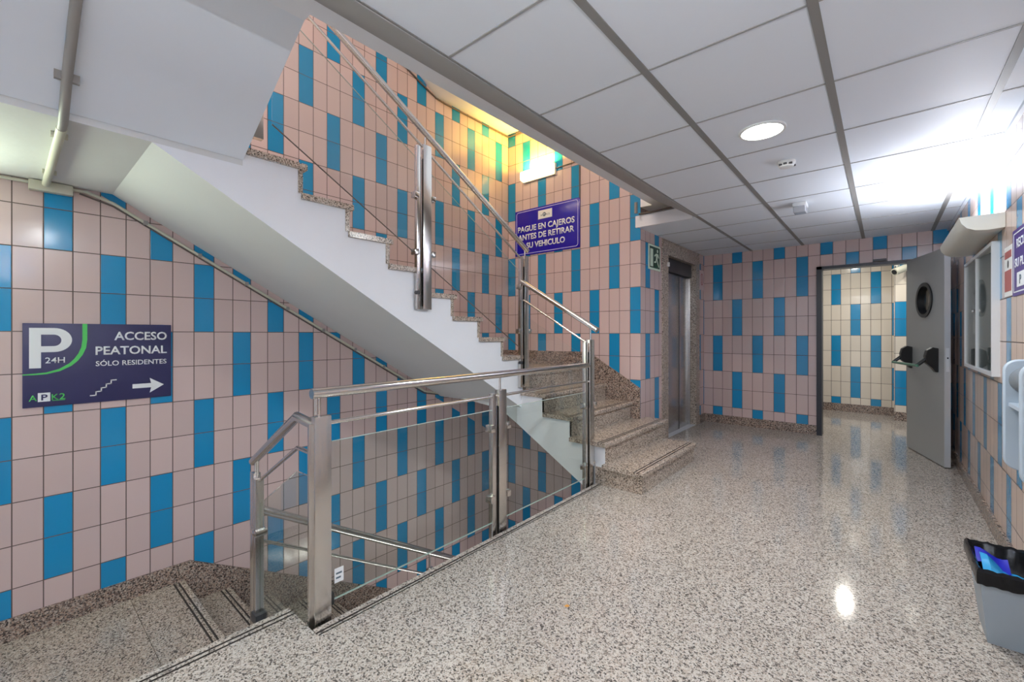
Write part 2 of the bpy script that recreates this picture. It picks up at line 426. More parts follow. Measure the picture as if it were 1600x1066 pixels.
# landing body under level 5
zb = .36
V = [(-3.848, 3.16, .61), (-2.93, 3.235, .50), (-2.71, 3.235, .382), (-2.71, YC, .38), (-3.848, YC, .36),
     (-3.848, 3.16, .835), (-2.71, 3.235, .835), (-2.71, YC, .835), (-3.848, YC, .835), (-2.71, 3.235, .60)]
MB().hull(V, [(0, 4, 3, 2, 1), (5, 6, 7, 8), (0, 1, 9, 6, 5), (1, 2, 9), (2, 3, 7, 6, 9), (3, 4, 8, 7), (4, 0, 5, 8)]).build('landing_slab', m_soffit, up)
# straight flight body
pts = []
for k in range(6, 14):
    yf = nose2(k) - .03; zt = r_*k - .035; zp = r_*(k-1) - .035
    pts += [(yf, zp if k > 6 else .60), (yf, zt)]
pts += [(.84, r_*13-.035), (.84, 2.169), (.454, 2.169)]
bottom = [(3.235, .543)]
poly = pts + bottom
poly[0] = (nose2(6)-.03, .55)
body = MB().prism(poly, 'X', XL, XS)
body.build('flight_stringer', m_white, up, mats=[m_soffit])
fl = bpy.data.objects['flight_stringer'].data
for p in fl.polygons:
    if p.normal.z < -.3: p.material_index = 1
# upper landing slab and the slanted underside of the three steps beyond it
MB().box(XL, XS, YB0, .84, 2.169, 2.236).build('landing_slab', m_soffit, up)
MB().prism([(-2.65, 2.199), (-1.905, 2.607), (-1.905, 2.79), (-2.02, 2.79), (-2.65, 2.43)], 'Y', YB0, .84).build('steps_underside', m_ceil, up)
# treads and risers, first flight
for k in range(1, 6):
    mb = MB(); nx = xn[k]; bk = xn[k+1]-.03 if k < 5 else XL+.001
    y0 = {1: 3.19, 2: 3.20}.get(k, 3.215)
    top = r_*k
    if k < 5: grooved(mb, 'Y', y0, YC-.001, nx, bk, top)
    else:
        grooved(mb, 'Y', 3.29, YC-.001, nx, bk, top)
    if k <= 2:
        y1 = {1: 4.44, 2: 4.55}[k]
        bk2 = max(bk, XC+.001)
        grooved(mb, 'Y', YC-.001, y1, nx, bk2, top)
    mb.build('tread', m_step, up)
    mb = MB()
    y0r = {1: 3.235, 2: 3.24}.get(k, 3.235); y1r = {1: 4.43, 2: 4.54}.get(k, YC-.001)
    zb_ = r_*(k-1) if k > 1 else 0
    if k == 2: mb.box(nx-.045, nx-.02, y0r, y1r, zb_, top-.035)
    else: mb.box(nx-.045, nx-.02, y0r, y1r, zb_, top-.035)
    mb.build('riser', m_step, up)
# granite cheek of the lowest step
MB().box(-1.84, -1.43, 3.218, 3.238, 0, r_-.035).build('step_cheek', m_step, up)
MB().box(-1.82, -1.455, 3.24, 4.42, 0, r_-.036).build('step_core', m_white, up)
# straight flight
for k in range(6, 14):
    ny = nose2(k); top = r_*k
    bk = nose2(k+1)-.03 if k < 13 else YB0+.01
    mb = MB(); grooved(mb, 'X', XL+.001, XS+.022, ny, bk, top); mb.build('tread', m_step, up)
    MB().box(XL+.001, XS+.008, ny-.048, ny-.022, r_*(k-1) if k > 6 else r_*5, top-.035).build('riser', m_step, up)
# the three steps leading from the upper landing to the floor above
for j, xx in enumerate((-2.62, -2.33, -2.04)):
    MB().box(xx-.02, xx+.0, YB0, .83, 2.27+r_*j, 2.27+r_*(j+1)).build('riser', m_step, up)
    if j < 2: MB().box(xx-.03, xx+.29, YB0, .84, 2.27+r_*(j+1)-.03, 2.27+r_*(j+1)).build('tread', m_step, up)
# wall skirting of the first flight and landing
sk = [(XC-.001, .3492), (XC-.001, .675), (-2.30, .865), (-2.745, 1.055), (-2.96, 1.035), (XL+.02, 1.035), (XL+.02, .8735), (-2.68, .8735), (-2.68, .70), (-2.38, .70), (-2.38, .525), (-2.08, .525), (-2.08, .35)]
sk = [(XC-.001, .3495), (XC-.001, .675), (-2.30, .868), (-2.60, 1.045), (-2.78, 1.045), (XL+.02, 1.040), (XL+.02, .874), (-2.69, .874), (-2.69, .699), (-2.39, .699), (-2.39, .5245), (-2.09, .5245), (-2.09, .3495)]
MB().prism(sk, 'Y', YC-.022, YC).build('wall_skirting', m_skirt, up)
MB().box(XL, XL+.02, 3.30, YC-.022, .874, 1.04).build('wall_skirting', m_skirt, up)

# ------------------------------------------------------------------ staircase going down
dn = empty('staircase', (-3.25, .8, -3.0), 'granite staircase going down along the left wall beneath the parking sign', 'staircase')
# three steps from the floor down to the landing
MB().prism([(-2.05, -.06), (-2.05, -.26), (-1.80, -.5), (-1.80, -.75), (-2.66, -.75), (-2.66, -.385), (-2.37, -.385), (-2.37, -.21), (-2.08, -.21), (-2.08, -.06)], 'Y', YB0, .80).build('steps_core', m_white, dn)
for j, xx in enumerate((-2.36, -2.65)):
    mb = MB(); grooved(mb, 'Y', YB0, .84, xx, xx+.31, -r_*(j+1)); mb.build('tread', m_step, dn)
for j, xx in enumerate((-2.05, -2.34, -2.63)):
    MB().box(xx-.02, xx, YB0, .82, -r_*(j+1), -r_*j-.035).build('riser', m_step, dn)
# landing: two slabs, the outer one grooved
GD = .288
def dnose(j): return .842 + GD*j
MB().box(XL+.001, -2.63, YB0, .54, zl-.035, zl).build('landing_paving', m_step, dn)
mb = MB(); grooved(mb, 'X', XL+.001, -2.63, .842, .5425, zl); mb.build('tread', m_step, dn)
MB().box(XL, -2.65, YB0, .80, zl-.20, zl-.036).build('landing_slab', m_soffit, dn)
poly = [(.80, zl-.036)]
nlev = 8
for j in range(1, nlev+1):
    z = zl - r_*j
    poly += [(dnose(j-1)-.04, z-.036), (dnose(j)-.04, z-.036)]
zend = zl - r_*nlev - .036
poly += [(YC, zend), (YC, zend-.2), (dnose(nlev), zend-.25), (.80, zl-.26)]
# clean the list so that the outline is a simple staircase
poly2 = [(.80, zl-.036)]
for j in range(0, nlev):
    poly2 += [(dnose(j)-.04, zl-r_*j-.036), (dnose(j)-.04, zl-r_*(j+1)-.036)]
poly2 = [poly2[0]] + poly2[1:] + [(YC, zend), (YC, zend-.2), (dnose(nlev), zend-.25), (.80, zl-.26)]
MB().prism(poly2, 'X', XL, -2.66).build('flight_stringer', m_white, dn)
for j in range(1, nlev+1):
    z = zl - r_*j
    mb = MB(); grooved(mb, 'X', XL+.02, -2.63, dnose(j) if j < nlev else YC, dnose(j-1)-.04, z); mb.build('tread', m_step, dn)
    MB().box(XL+.02, -2.64, dnose(j-1)-.045, dnose(j-1)-.02, z, z+r_-.035).build('riser', m_step, dn)
zq = zl - r_*nlev
MB().box(-2.63, -1.80, 3.3, YC, zq-.2, zq).build('landing_slab', m_step, dn)
struct(MB().box(XL, XC+.2, YB0, YC, -3.3, -3.2), 'floor_lower', m_floorp)
struct(MB().box(-1.79, -1.70, .80, YC, -3.2, -.26), 'wall_pit_right', m_white)
struct(MB().box(-2.60, -2.5, YB0, .8, -3.2, -.75), 'wall_pit_near', m_white)

# ------------------------------------------------------------------ railings
def post_x(parent, x, y0, y1, z0, z1, slim=True, clamps=(), pin=None, side=-1):
    """post standing in the plane x=const: broad bar y0..y1 plus a slim bar on its near side holding the glass"""
    MB().box(x-.019, x+.019, y0, y1, z0, z1, bev=.002).build('post', m_steel, parent)
    po = [o for o in parent.children if o.name.startswith('post')][-1]
    WPp = po
    def sub(mb, name, mat, **k):
        b = mb.build(name, mat, WPp, **k); return b
    if slim:
        sub(MB().box(x-.022, x+.010, y0-.052, y0-.020, z0, z1-.02, bev=.0015), 'slim_bar', m_steel)
        sub(MB().box(x-.014, x+.004, y0-.020, y0-.011, z0+.02, z1-.10), 'rubber_strip', m_rubber)
    for zc in clamps:
        sub(MB().box(x-.026, x+.026, y0-.080, y0-.045, zc-.022, zc+.022, bev=.003), 'glass_clamp', m_steelp)
        sub(MB().box(x-.026, x+.026, y1+.004, y1+.036, zc-.020, zc+.020, bev=.003), 'glass_clamp', m_steelp)
    if pin: sub(MB().cyl((x, (y0+y1)/2-.01, z1-.005), (x, (y0+y1)/2-.01, pin), .0065, 10), 'pin', m_steelp)
    return po
XG = -1.87
g1 = empty('guard_railing', (XG, 2.0, 0), 'stainless steel and glass guard railing along the floor edge above the stairwell', 'railing')
po = post_x(g1, XG, .862, .935, -.10, .892, slim=False, pin=.975)
MB().box(XG-.022, XG-.008, .848, .862, -.10, .86).build('corner_plate', m_steel, po)
MB().box(XG-.018, XG+.014, .935, .95, .05, .10).build('glass_clamp', m_rubber, po)
MB().cyl((XG, .872, .9), (XG, .872, .975), .0055, 10).build('pin', m_steelp, po)
post_x(g1, XG, 2.035, 2.105, -.10, .895, clamps=(.66, .22), pin=.975)
post_x(g1, XG, 3.150, 3.225, -.10, 1.205, clamps=(.66, .16), pin=None)
MB().tube([(XG, .855, .993), (XG, 3.16, .993)], .0225, 20).build('handrail', m_steelp, g1)
MB().tube([(XG, .935, .858), (XG, 2.035, .858)], .0095, 12).build('middle_rail', m_steelp, g1)
MB().tube([(XG, 2.105, .858), (XG, 3.15, .858)], .0095, 12).build('middle_rail', m_steelp, g1)
MB().box(XG-.005, XG+.005, .945, 1.99, .066, .772).build('glass_panel', m_glass, g1)
MB().box(XG-.005, XG+.005, 2.115, 3.09, .066, .772).build('glass_panel', m_glass, g1)
for ya, yb in ((.945, 1.99), (2.115, 3.09)):
    MB().box(XG-.005, XG+.005, ya, yb, .772, .7745).build('glass_edge', m_gedge, g1)
    MB().box(XG-.005, XG+.005, ya, yb, .0635, .066).build('glass_edge', m_gedge, g1)
st_ = MB().box(XG+.0055, XG+.006, .955, .998, .135, .20).build('sticker', m_signw, g1)
MB().box(XG+.0062, XG+.0066, .962, .990, .172, .180).build('sticker_line', m_greyink, st_)
MB().box(XG+.0062, XG+.0066, .962, .985, .152, .160).build('sticker_line', m_greyink, st_)

# short railing down the three steps, in the plane y = .88
g2 = empty('stair_railing', (-2.3, .88, -.5), 'short bent steel railing with tinted glass dropping to the left of the corner post', 'railing')
MB().tube([(-1.885, .893, .842), (-2.10, .893, .862), (-2.655, .893, .545)], .0225, 20).build('handrail', m_steel, g2)
MB().tube([(-1.89, .893, .716), (-2.095, .893, .716), (-2.59, .893, .445)], .0095, 12).build('middle_rail', m_steelp, g2)
MB().prism([(-1.893, .61), (-2.10, .605), (-2.555, .335), (-2.555, -.40), (-2.10, -.12), (-1.893, .0)], 'Y', .888, .898).build('glass_panel', m_glass, g2)
MB().box(-2.655, -2.60, .875, .911, -.62, .492, bev=.002).build('post', m_steel, g2)
po = [o for o in g2.children if o.name.startswith('post')][-1]
MB().box(-2.580, -2.557, .870, .912, -.62, .47, bev=.0015).build('slim_bar', m_steel, po)
MB().box(-2.60, -2.580, .88, .905, -.62, .33).build('rubber_strip', m_rubber, po)
MB().box(-2.60, -2.53, .862, .920, .17, .20, bev=.002).build('glass_clamp', m_steelp, po)
MB().box(-2.60, -2.53, .862, .920, -.30, -.25, bev=.002).build('glass_clamp', m_dark, po)
MB().cyl((-2.618, .893, .485), (-2.618, .893, .555), .0065, 10).build('pin', m_steelp, po)
MB().cyl((-2.592, .893, .46), (-2.592, .893, .57), .0055, 10).build('pin', m_steelp, po)

# railing of the descending flight
g3 = empty('stair_railing', (-2.65, 1.5, -1.0), 'steel double rail seen through the glass, sloping down into the stairwell', 'railing')
def zr(y, a, y0=.943, s=-.584): return a + s*(y-y0)
MB().tube([(-2.64, .93, zr(.93, .262)), (-2.64, 3.2, zr(3.2, .262))], .0225, 20).build('handrail', m_steel, g3)
MB().tube([(-2.64, .93, zr(.93, .090)), (-2.64, 3.2, zr(3.2, .090))], .0095, 12).build('middle_rail', m_steel, g3)
for yy in (2.09, 3.1):
    MB().box(-2.655, -2.625, yy, yy+.05, zr(yy, .09)-1.0, zr(yy, .09)+.04, bev=.002).build('post', m_steel, g3)
    po = [o for o in g3.children if o.name.startswith('post')][-1]
    MB().cyl((-2.64, yy+.02, zr(yy, .09)+.03), (-2.64, yy+.02, zr(yy+.02, .262)-.015), .0065, 10).build('pin', m_steelp, po)

# railing beside the first steps, plane y = 3.2
g4 = empty('stair_railing', (-2.2, 3.2, .3), 'sloping steel handrail with clear glass beside the lowest granite steps', 'railing')
MB().tube([(-1.81, 3.2, 1.283), (-2.62, 3.2, 1.752)], .0225, 20).build('handrail', m_steelp, g4)
MB().tube([(-1.89, 3.2, 1.165), (-2.60, 3.2, 1.575)], .0095, 12).build('middle_rail', m_steelp, g4)
MB().prism([(-1.93, 1.055), (-2.585, 1.43), (-2.585, .76), (-1.93, .39)], 'Y', 3.195, 3.205).build('glass_panel', m_glassc, g4)
MB().cyl((-1.875, 3.2, 1.20), (-1.875, 3.2, 1.31), .0065, 10).build('pin', m_steelp, g4)

# railing of the upper flight
g5 = empty('stair_railing', (-2.63, 2.2, 1.4), 'long sloping steel handrail with clear glass on the white stringer', 'railing')
XU = -2.632
def hz(y): return 2.071 - .575*(y-3.28)
MB().tube([(XU, 3.30, hz(3.30)), (XU, .95, hz(.95))], .0225, 20).build('handrail', m_steel, g5)
MB().tube([(XU, 3.20, 3.165-.59*(3.20-1.178)), (XU, .95, 3.165-.59*(.95-1.178))], .0095, 12).build('middle_rail', m_steel, g5)
def gt(y): return 3.06 - .592*(y-1.133)
def gb(y): return 2.463 - .598*(y-.937)
MB().prism([(.98, gt(.98)), (1.97, gt(1.97)), (1.97, gb(1.97)), (.98, gb(.98))], 'X', XU-.005, XU+.005).build('glass_panel', m_glassc, g5)
MB().prism([(2.115, gt(2.115)), (3.17, gt(3.17)), (3.17, gb(3.17)), (2.115, gb(2.115))], 'X', XU-.005, XU+.005).build('glass_panel', m_glassc, g5)
MB().tube([(XU+.004, .98, gb(.98)), (XU+.004, 1.97, gb(1.97))], .004, 8).build('glass_edge_strip', m_cable, g5)
MB().tube([(XU+.004, 2.115, gb(2.115)), (XU+.004, 3.17, gb(3.17))], .004, 8).build('glass_edge_strip', m_cable, g5)
post_x(g5, XU, 2.030, 2.108, 1.437, 2.675, clamps=(2.28, 1.86), pin=2.735)
post_x(g5, XU, 3.235, 3.300, .745, 2.005, clamps=(1.70, 1.28), pin=2.075)
po = post_x(g5, XU, .862, .930, 2.33, 3.40, slim=False)
for ya, yb in ((.98, 1.97), (2.115, 3.17)):
    MB().tube([(XU, ya, gt(ya)), (XU, yb, gt(yb))], .0028, 6).build('glass_edge', m_gedge, g5)
for y_, z_ in ((1.985, 1.56), (3.19, .98)):
    MB().cyl((XU-.01, y_, z_), (XU+.02, y_, z_), .016, 16).build('bolt_cap', m_dark, g5)

# ------------------------------------------------------------------ lift
li = empty('lift_entrance', (XC, 5.65, 0), 'brushed steel lift doors in a speckled granite surround', 'lift')
MB().prism([(LY0, 0), (OY0, 0), (OY0, OZ), (OY1, OZ), (OY1, 0), (LY1, 0), (LY1, 2.372), (LY0, 2.372)], 'X', XC-.30, XC+.012).build('granite_surround', m_step, li)
MB().box(XC-.12, XC-.075, OY0, 5.765, .0, 2.02, bev=.002).build('door_panel', m_lift, li)
MB().box(XC-.135, XC-.085, 5.775, OY1-.03, .0, 2.02, bev=.002).build('door_panel', m_lift, li)
MB().box(XC-.09, XC-.074, 5.763, 5.777, .0, 2.02).build('seam_gap_strip', m_black, li)  # black strip puts the shade of the gap between the panels into colour
MB().box(XC-.10, XC-.06, OY1-.03, OY1, 0, 2.02).build('steel_jamb', m_lift, li)
MB().box(XC-.14, XC-.05, OY0, OY1, 2.03, OZ, bev=.002).build('steel_lintel', m_dark, li)
MB().box(XC-.30, XC-.14, OY0, OY1, 0, OZ).build('shaft_liner', m_dark, li)
MB().box(XC-.14, XC, OY0, OY1, -.001, .004).build('sill', m_alu, li)
MB().box(XC+.012, XC+.03, 5.13, 5.165, 2.06, 2.11, bev=.004).build('call_sensor', m_whitep, li)
# ------------------------------------------------------------------ doorway, frame and leaf
fr = MB(); fr.box(DX0, DX0+.055, YD-.03, YD+.13, 0, DZ); fr.box(DX0, DX1, YD-.03, YD+.13, DZ-.035, DZ); fr.box(DX1-.05, DX1, YD-.03, YD+.13, 0, DZ)
struct(fr, 'door_1', m_frame)
A = Vector((.19, 6.50, 0)); B = Vector((.425, 5.705, 0)); D = (B-A).normalized(); Nn = Vector((D.y, -D.x, 0))   # normal pointing to the hall
if Nn.x > 0: Nn = -Nn
LD = (B-A).length
leaf = empty('door_leaf', tuple(A), 'grey metal door standing open with a round porthole and black push bar', 'door')
def lp(u, off, z): return A + D*u + Nn*off + Vector((0, 0, z))
def leafbox(mb, u0, u1, o0, o1, z0, z1):
    vs = [lp(u, o, z) for u in (u0, u1) for o in (o0, o1) for z in (z0, z1)]
    mb.hull(vs, [(0, 1, 3, 2), (4, 6, 7, 5), (0, 4, 5, 1), (2, 3, 7, 6), (0, 2, 6, 4), (1, 5, 7, 3)])
    return mb
# leaf slab with a round hole: ring quads between circle and rectangle
cu_, cz_, cr_ = .43, 1.597, .158
mb = MB(); seg = 48
rect = []
def rayrect(a):
    dx, dz = math.cos(a), math.sin(a)
    ts = []
    if dx > 1e-6: ts.append((LD-cu_)/dx)
    if dx < -1e-6: ts.append((0-cu_)/dx)
    if dz > 1e-6: ts.append((2.06-cz_)/dz)
    if dz < -1e-6: ts.append((.008-cz_)/dz)
    t = min(ts); return cu_+dx*t, cz_+dz*t
angs = [2*math.pi*i/seg for i in range(seg)]
for cxx, czz in ((0, .008), (LD, .008), (LD, 2.06), (0, 2.06)): angs.append(math.atan2(czz-cz_, cxx-cu_) % (2*math.pi))
angs = sorted(angs)
R = {}
for side, off in (('f', 0), ('b', -.045)):
    R[side] = ([mb.b.verts.new(lp(cu_+cr_*math.cos(a), off, cz_+cr_*math.sin(a))) for a in angs], [mb.b.verts.new(lp(rayrect(a)[0], off, rayrect(a)[1])) for a in angs])
n = len(angs)
for i in range(n):
    j = (i+1) % n
    for s_ in 'fb': mb.b.faces.new((R[s_][0][i], R[s_][0][j], R[s_][1][j], R[s_][1][i]))
    mb.b.faces.new((R['f'][0][i], R['f'][0][j], R['b'][0][j], R['b'][0][i])); mb.b.faces.new((R['f'][1][i], R['f'][1][j], R['b'][1][j], R['b'][1][i]))
mb.build('leaf_panel', m_door, leaf)
mb = leafbox(MB(), LD, LD+.004, -.045, .0, .008, 2.06); 
mb.build('edge_strip', m_doore, leaf)
# porthole rim and pane
mb = MB()
ro, ri = .178, .145
rings = []
for off, rad in ((.001, ro), (.012, ro), (.012, ri), (-.08, ri), (-.08, ro), (-.046, ro)):
    rings.append([mb.b.verts.new(lp(cu_+rad*math.cos(a), off, cz_+rad*math.sin(a))) for a in [2*math.pi*i/40 for i in range(40)]])
for q in range(len(rings)-1):
    for i in range(40): mb.b.faces.new((rings[q][i], rings[q][(i+1) % 40], rings[q+1][(i+1) % 40], rings[q+1][i]))
rim = mb.build('porthole_rim', m_black, leaf)
MB().cyl(lp(cu_, -.020, cz_), lp(cu_, -.026, cz_), ri-.001, 40).build('porthole_pane', m_glassc, rim)
# push bar
def housing(u, flip_=1):
    pr = [(0, -.135), (.0, .095), (.045, .105), (.085, .075), (.098, .02), (.09, -.05), (.045, -.095), (.02, -.135)]
    mb = MB(); a = [mb.b.verts.new(lp(u-.026, .0+p[0], 1.02+p[1])) for p in pr]; b = [mb.b.verts.new(lp(u+.026, p[0], 1.02+p[1])) for p in pr]
    mb.b.faces.new(a); mb.b.faces.new(b[::-1])
    for i in range(len(pr)): mb.b.faces.new((a[i], b[i], b[(i+1) % len(pr)], a[(i+1) % len(pr)]))
    return mb
pb = empty('tmp', tuple(A), None, None); bpy.data.objects.remove(pb)
h1 = housing(.12).build('push_bar_housing', m_black, leaf, bevel=.004)
h2 = housing(.70).build('push_bar_housing', m_black, leaf, bevel=.004)
arm = MB(); leafbox(arm, .105, .135, .05, .15, .965, 1.0)
for u in (.12, .70):
    mb = MB(); mb.tube([lp(u, .065, 1.03), lp(u, .155, .945)], .016, 10); mb.build('push_bar_arm', m_black, leaf)
MB().tube([lp(.105, .155, .945), lp(.715, .155, .945)], .013, 14).build('push_bar', plain('bar_green', (.10, .26, .17), .3), leaf)
mb = leafbox(MB(), LD+.004, LD+.007, -.034, -.012, .90, 1.12); lk = mb.build('lock_plate', m_alu, leaf)
mb = leafbox(MB(), LD+.007, LD+.009, -.028, -.018, 1.02, 1.035); mb.build('latch', m_black, lk)
arm.b.free()
# door closer lever above the frame
MB().box(-.10, .02, YD-.05, YD-.03, DZ+.005, DZ+.03).build('closer_arm', m_dark, label='small dark closer arm fixed above the doorway', cat='door closer')
# ------------------------------------------------------------------ lights as luminaires
ALLW = (1.0, 1.0, 1.0)
def downlight(x, y, label, glow=True, z=ZC, power=LIGHTS['down'], color=(.93, .97, 1), group=None):
    t = empty('downlight', (x, y, z), label, 'ceiling light', group)
    mb = MB(); R1, R2 = .118, .102
    rings = [[mb.b.verts.new((x+rad*math.cos(a), y+rad*math.sin(a), zz)) for a in [2*math.pi*i/40 for i in range(40)]] for rad, zz in ((R1, z-.0005), (R1-.004, z-.008), (R2, z-.008), (R2, z-.001))]
    for q in range(3):
        for i in range(40): mb.b.faces.new((rings[q][i], rings[q][(i+1) % 40], rings[q+1][(i+1) % 40], rings[q+1][i]))
    mb.build('trim_ring', m_whitep, t)
    MB().cyl((x, y, z-.004), (x, y, z-.001), R2-.001, 40).build('diffuser', m_ewhite, t)
    area('downlight_lamp', (x, y, z-.012), (0, 0, 0), .19, .19, power, color, disk=True)
downlight(-.515, 2.73, 'round recessed ceiling light glowing in the tiled ceiling beyond the smoke detector')
downlight(-.49, .28, 'unseen recessed ceiling light added to fill the front of the hall', power=LIGHTS['down']*.38)  # out of view, added as fill for the foreground floor
downlight(-.49, -1.55, 'unseen recessed ceiling light added as fill behind the viewpoint', power=LIGHTS['down'])  # added fill light, never in view
t = empty('vestibule_downlight', (-.42, 7.64, 2.5), 'larger round ceiling light in the small room behind the doorway', 'ceiling light')
MB().cyl((-.42, 7.64, 2.49), (-.42, 7.64, 2.499), .055, 32).build('diffuser', m_ewhite, t)
area('vestibule_lamp', (-.42, 7.64, 2.485), (0, 0, 0), .10, .10, LIGHTS['vest'], (1, .96, .86), disk=True)
t = empty('vestibule_downlight', (.28, 7.82, 2.5), 'smaller round ceiling light in the room behind the doorway, nearer its far wall', 'ceiling light')
MB().cyl((.28, 7.82, 2.49), (.28, 7.82, 2.499), .04, 24).build('diffuser', m_ewhite, t)
area('vestibule_lamp', (.28, 7.82, 2.485), (0, 0, 0), .07, .07, LIGHTS['vest']*.25, (1, .96, .86), disk=True)
# wall uplighter on the right wall
ul = empty('wall_uplighter', (XR, 4.35, 1.9), 'long white curved uplighter on the right wall washing the ceiling', 'wall light')
prof = [(XR-.001, 1.955), (XR-.001, 1.868), (.46, 1.862), (.41, 1.868), (.375, 1.885), (.352, 1.915), (.342, 1.952), (.350, 1.952), (.362, 1.920), (.384, 1.895), (.415, 1.880), (.46, 1.874), (XR-.010, 1.880), (XR-.010, 1.955)]
MB().prism(prof, 'Y', 3.75, 4.93).build('shade', m_cream, ul)
end = [(XR-.001, 1.955), (XR-.001, 1.868), (.46, 1.862), (.41, 1.868), (.375, 1.885), (.352, 1.915), (.342, 1.952)]
MB().prism(end, 'Y', 3.742, 3.75).build('end_cap', m_cream, ul)
MB().prism(end, 'Y', 4.93, 4.938).build('end_cap', m_cream, ul)
MB().tube([(.44, 3.80, 1.905), (.44, 4.88, 1.905)], .013, 12).build('tube_lamp', m_efluor, ul)
MB().tube([(.50, 4.9, 1.95), (.50, 4.9, 2.10), (.50, 5.05, 2.14)], .012, 10).build('supply_conduit', m_conduitg, ul)
area('uplighter_lamp', (.44, 4.35, 1.93), (math.pi, 0, 0), .09, 1.1, LIGHTS['fluor'], (.86, .90, 1))
u2 = empty('wall_uplighter', (XR, -.4, 1.9), 'unseen uplighter added beside the viewpoint to brighten the near ceiling', 'wall light')  # second uplighter, unseen, added to lift the ceiling near the camera
MB().prism(prof, 'Y', -1.0, .18).build('shade', m_cream, u2)
MB().prism(end, 'Y', .18, .188).build('end_cap', m_cream, u2)
MB().prism(end, 'Y', -1.008, -1.0).build('end_cap', m_cream, u2)
MB().tube([(.44, -.95, 1.905), (.44, .13, 1.905)], .013, 12).build('tube_lamp', m_efluor, u2)
area('uplighter_lamp', (.44, -.4, 1.93), (math.pi, 0, 0), .09, 1.1, LIGHTS['fluor_fill'], (.88, .92, 1))
# emergency box lamp in the stairwell
el = empty('stairwell_lamp', (-3.3, YC, 3.3), 'glowing box lamp on the tiled wall above the blue payment sign', 'wall light')
mb = MB()
lx0, lx1 = -3.57, -3.06
mb.prism([(YC-.001, 3.355), (YC-.035, 3.355), (YC-.035, 3.215), (YC-.001, 3.215)], 'X', lx0, lx1); mb.build('base', m_cream, el)
mb = MB().prism([(YC-.035, 3.352), (YC-.095, 3.340), (YC-.105, 3.325), (YC-.105, 3.245), (YC-.095, 3.228), (YC-.035, 3.218)], 'X', lx0+.01, lx1-.01)
mb.build('diffuser', m_ewarm, el, bevel=.005)
area('stairwell_lamp_light', (-3.31, YC-.08, 3.365), (math.radians(185), 0, 0), .46, .08, LIGHTS['warm'], (1, .62, .10))
MB().tube([(-3.06, YC-.012, 3.29), (-2.725, YC-.012, 3.30), (-2.725, YC-.012, 2.86)], .007, 8).build('supply_cable', m_cable, el)
# lamp above the lower landing, just out of view
ll = empty('landing_lamp', (XL, -.45, 2.0), 'tube lamp high on the left wall of the landing', 'wall light')
MB().box(XL, XL+.06, -1.0, -.25, 1.93, 2.0).build('base', m_cream, ll)
MB().box(XL+.06, XL+.10, -.98, -.27, 1.935, 1.995).build('diffuser', m_ewhite, ll)
area('landing_lamp_light', (XL+.11, -.62, 1.975), (0, math.radians(-135), 0), .7, .06, LIGHTS['land'], (.86, 1, .74)).rotation_euler = (0, math.radians(-125), 0)
# unseen lamps added to brighten the stairwell above and below
tl = empty('fill_panel_lamp', (-3.0, -.6, 5.54), 'unseen panel lamp added over the upper landing to brighten the stairwell wall', 'ceiling light')
MB().box(-3.7, -2.2, -.78, -.42, 5.49, 5.54).build('housing', m_cream, tl)
MB().box(-3.66, -2.24, -.75, -.45, 5.484, 5.49).build('diffuser', m_ewhite, tl)
area('fill_panel_light', (-2.95, -.6, 5.475), (math.radians(20), 0, 0), 1.4, .30, LIGHTS['up'], (1, .77, .62))
pl_ = empty('fill_tube_lamp', (-1.79, 2.2, -1.6), 'unseen tube lamp added below the floor edge to brighten the stairwell pit', 'wall light')  # added fill for the pit, hidden behind the slab edge
MB().box(-1.85, -1.79, 1.5, 2.9, -1.66, -1.58).build('base', m_cream, pl_)
MB().box(-1.88, -1.85, 1.52, 2.88, -1.65, -1.59).build('diffuser', m_ewhite, pl_)
area('fill_tube_light', (-1.885, 2.2, -1.62), (0, math.radians(90), 0), .06, 1.3, LIGHTS['pit'], (1, .90, .84))

# ------------------------------------------------------------------ small ceiling devices
sd = empty('smoke_detector', (-.487, 3.33, ZC), 'round white smoke detector on the ceiling just past the round light', 'smoke detector')
mb = MB(); rg = []
for rad, zz in ((.052, ZC), (.052, ZC-.012), (.046, ZC-.022), (.040, ZC-.034), (.024, ZC-.040)):
    rg.append([mb.b.verts.new((-.487+rad*math.cos(a), 3.33+rad*math.sin(a), zz)) for a in [2*math.pi*i/28 for i in range(28)]])
for q in range(4):
    for i in range(28): mb.b.faces.new((rg[q][i], rg[q][(i+1) % 28], rg[q+1][(i+1) % 28], rg[q+1][i]))
mb.b.faces.new(rg[-1]); mb.build('housing', m_whitep, sd)
for a in (-2.2, -1.57, -.9, .6, 2.0):
    c_, s_ = math.cos(a), math.sin(a)
    MB().box(-.487+.046*c_-.010, -.487+.046*c_+.010, 3.33+.046*s_-.006, 3.33+.046*s_+.006, ZC-.028, ZC-.018).build('vent_slot', m_dark, sd)
em = empty('emergency_light', (-.55, 4.47, ZC), 'small clear and white emergency light on the ceiling nearest the door wall', 'emergency light')
MB().box(-.60, -.50, 4.40, 4.53, ZC-.035, ZC, bev=.008).build('base', m_whitep, em)
mb = MB().prism([(4.39, ZC-.035), (4.54, ZC-.035), (4.515, ZC-.085), (4.415, ZC-.085)], 'X', -.595, -.505)
mb.build('lens', plain('lens_grey', (.42, .45, .50), .15, spec=.8), em, bevel=.006)

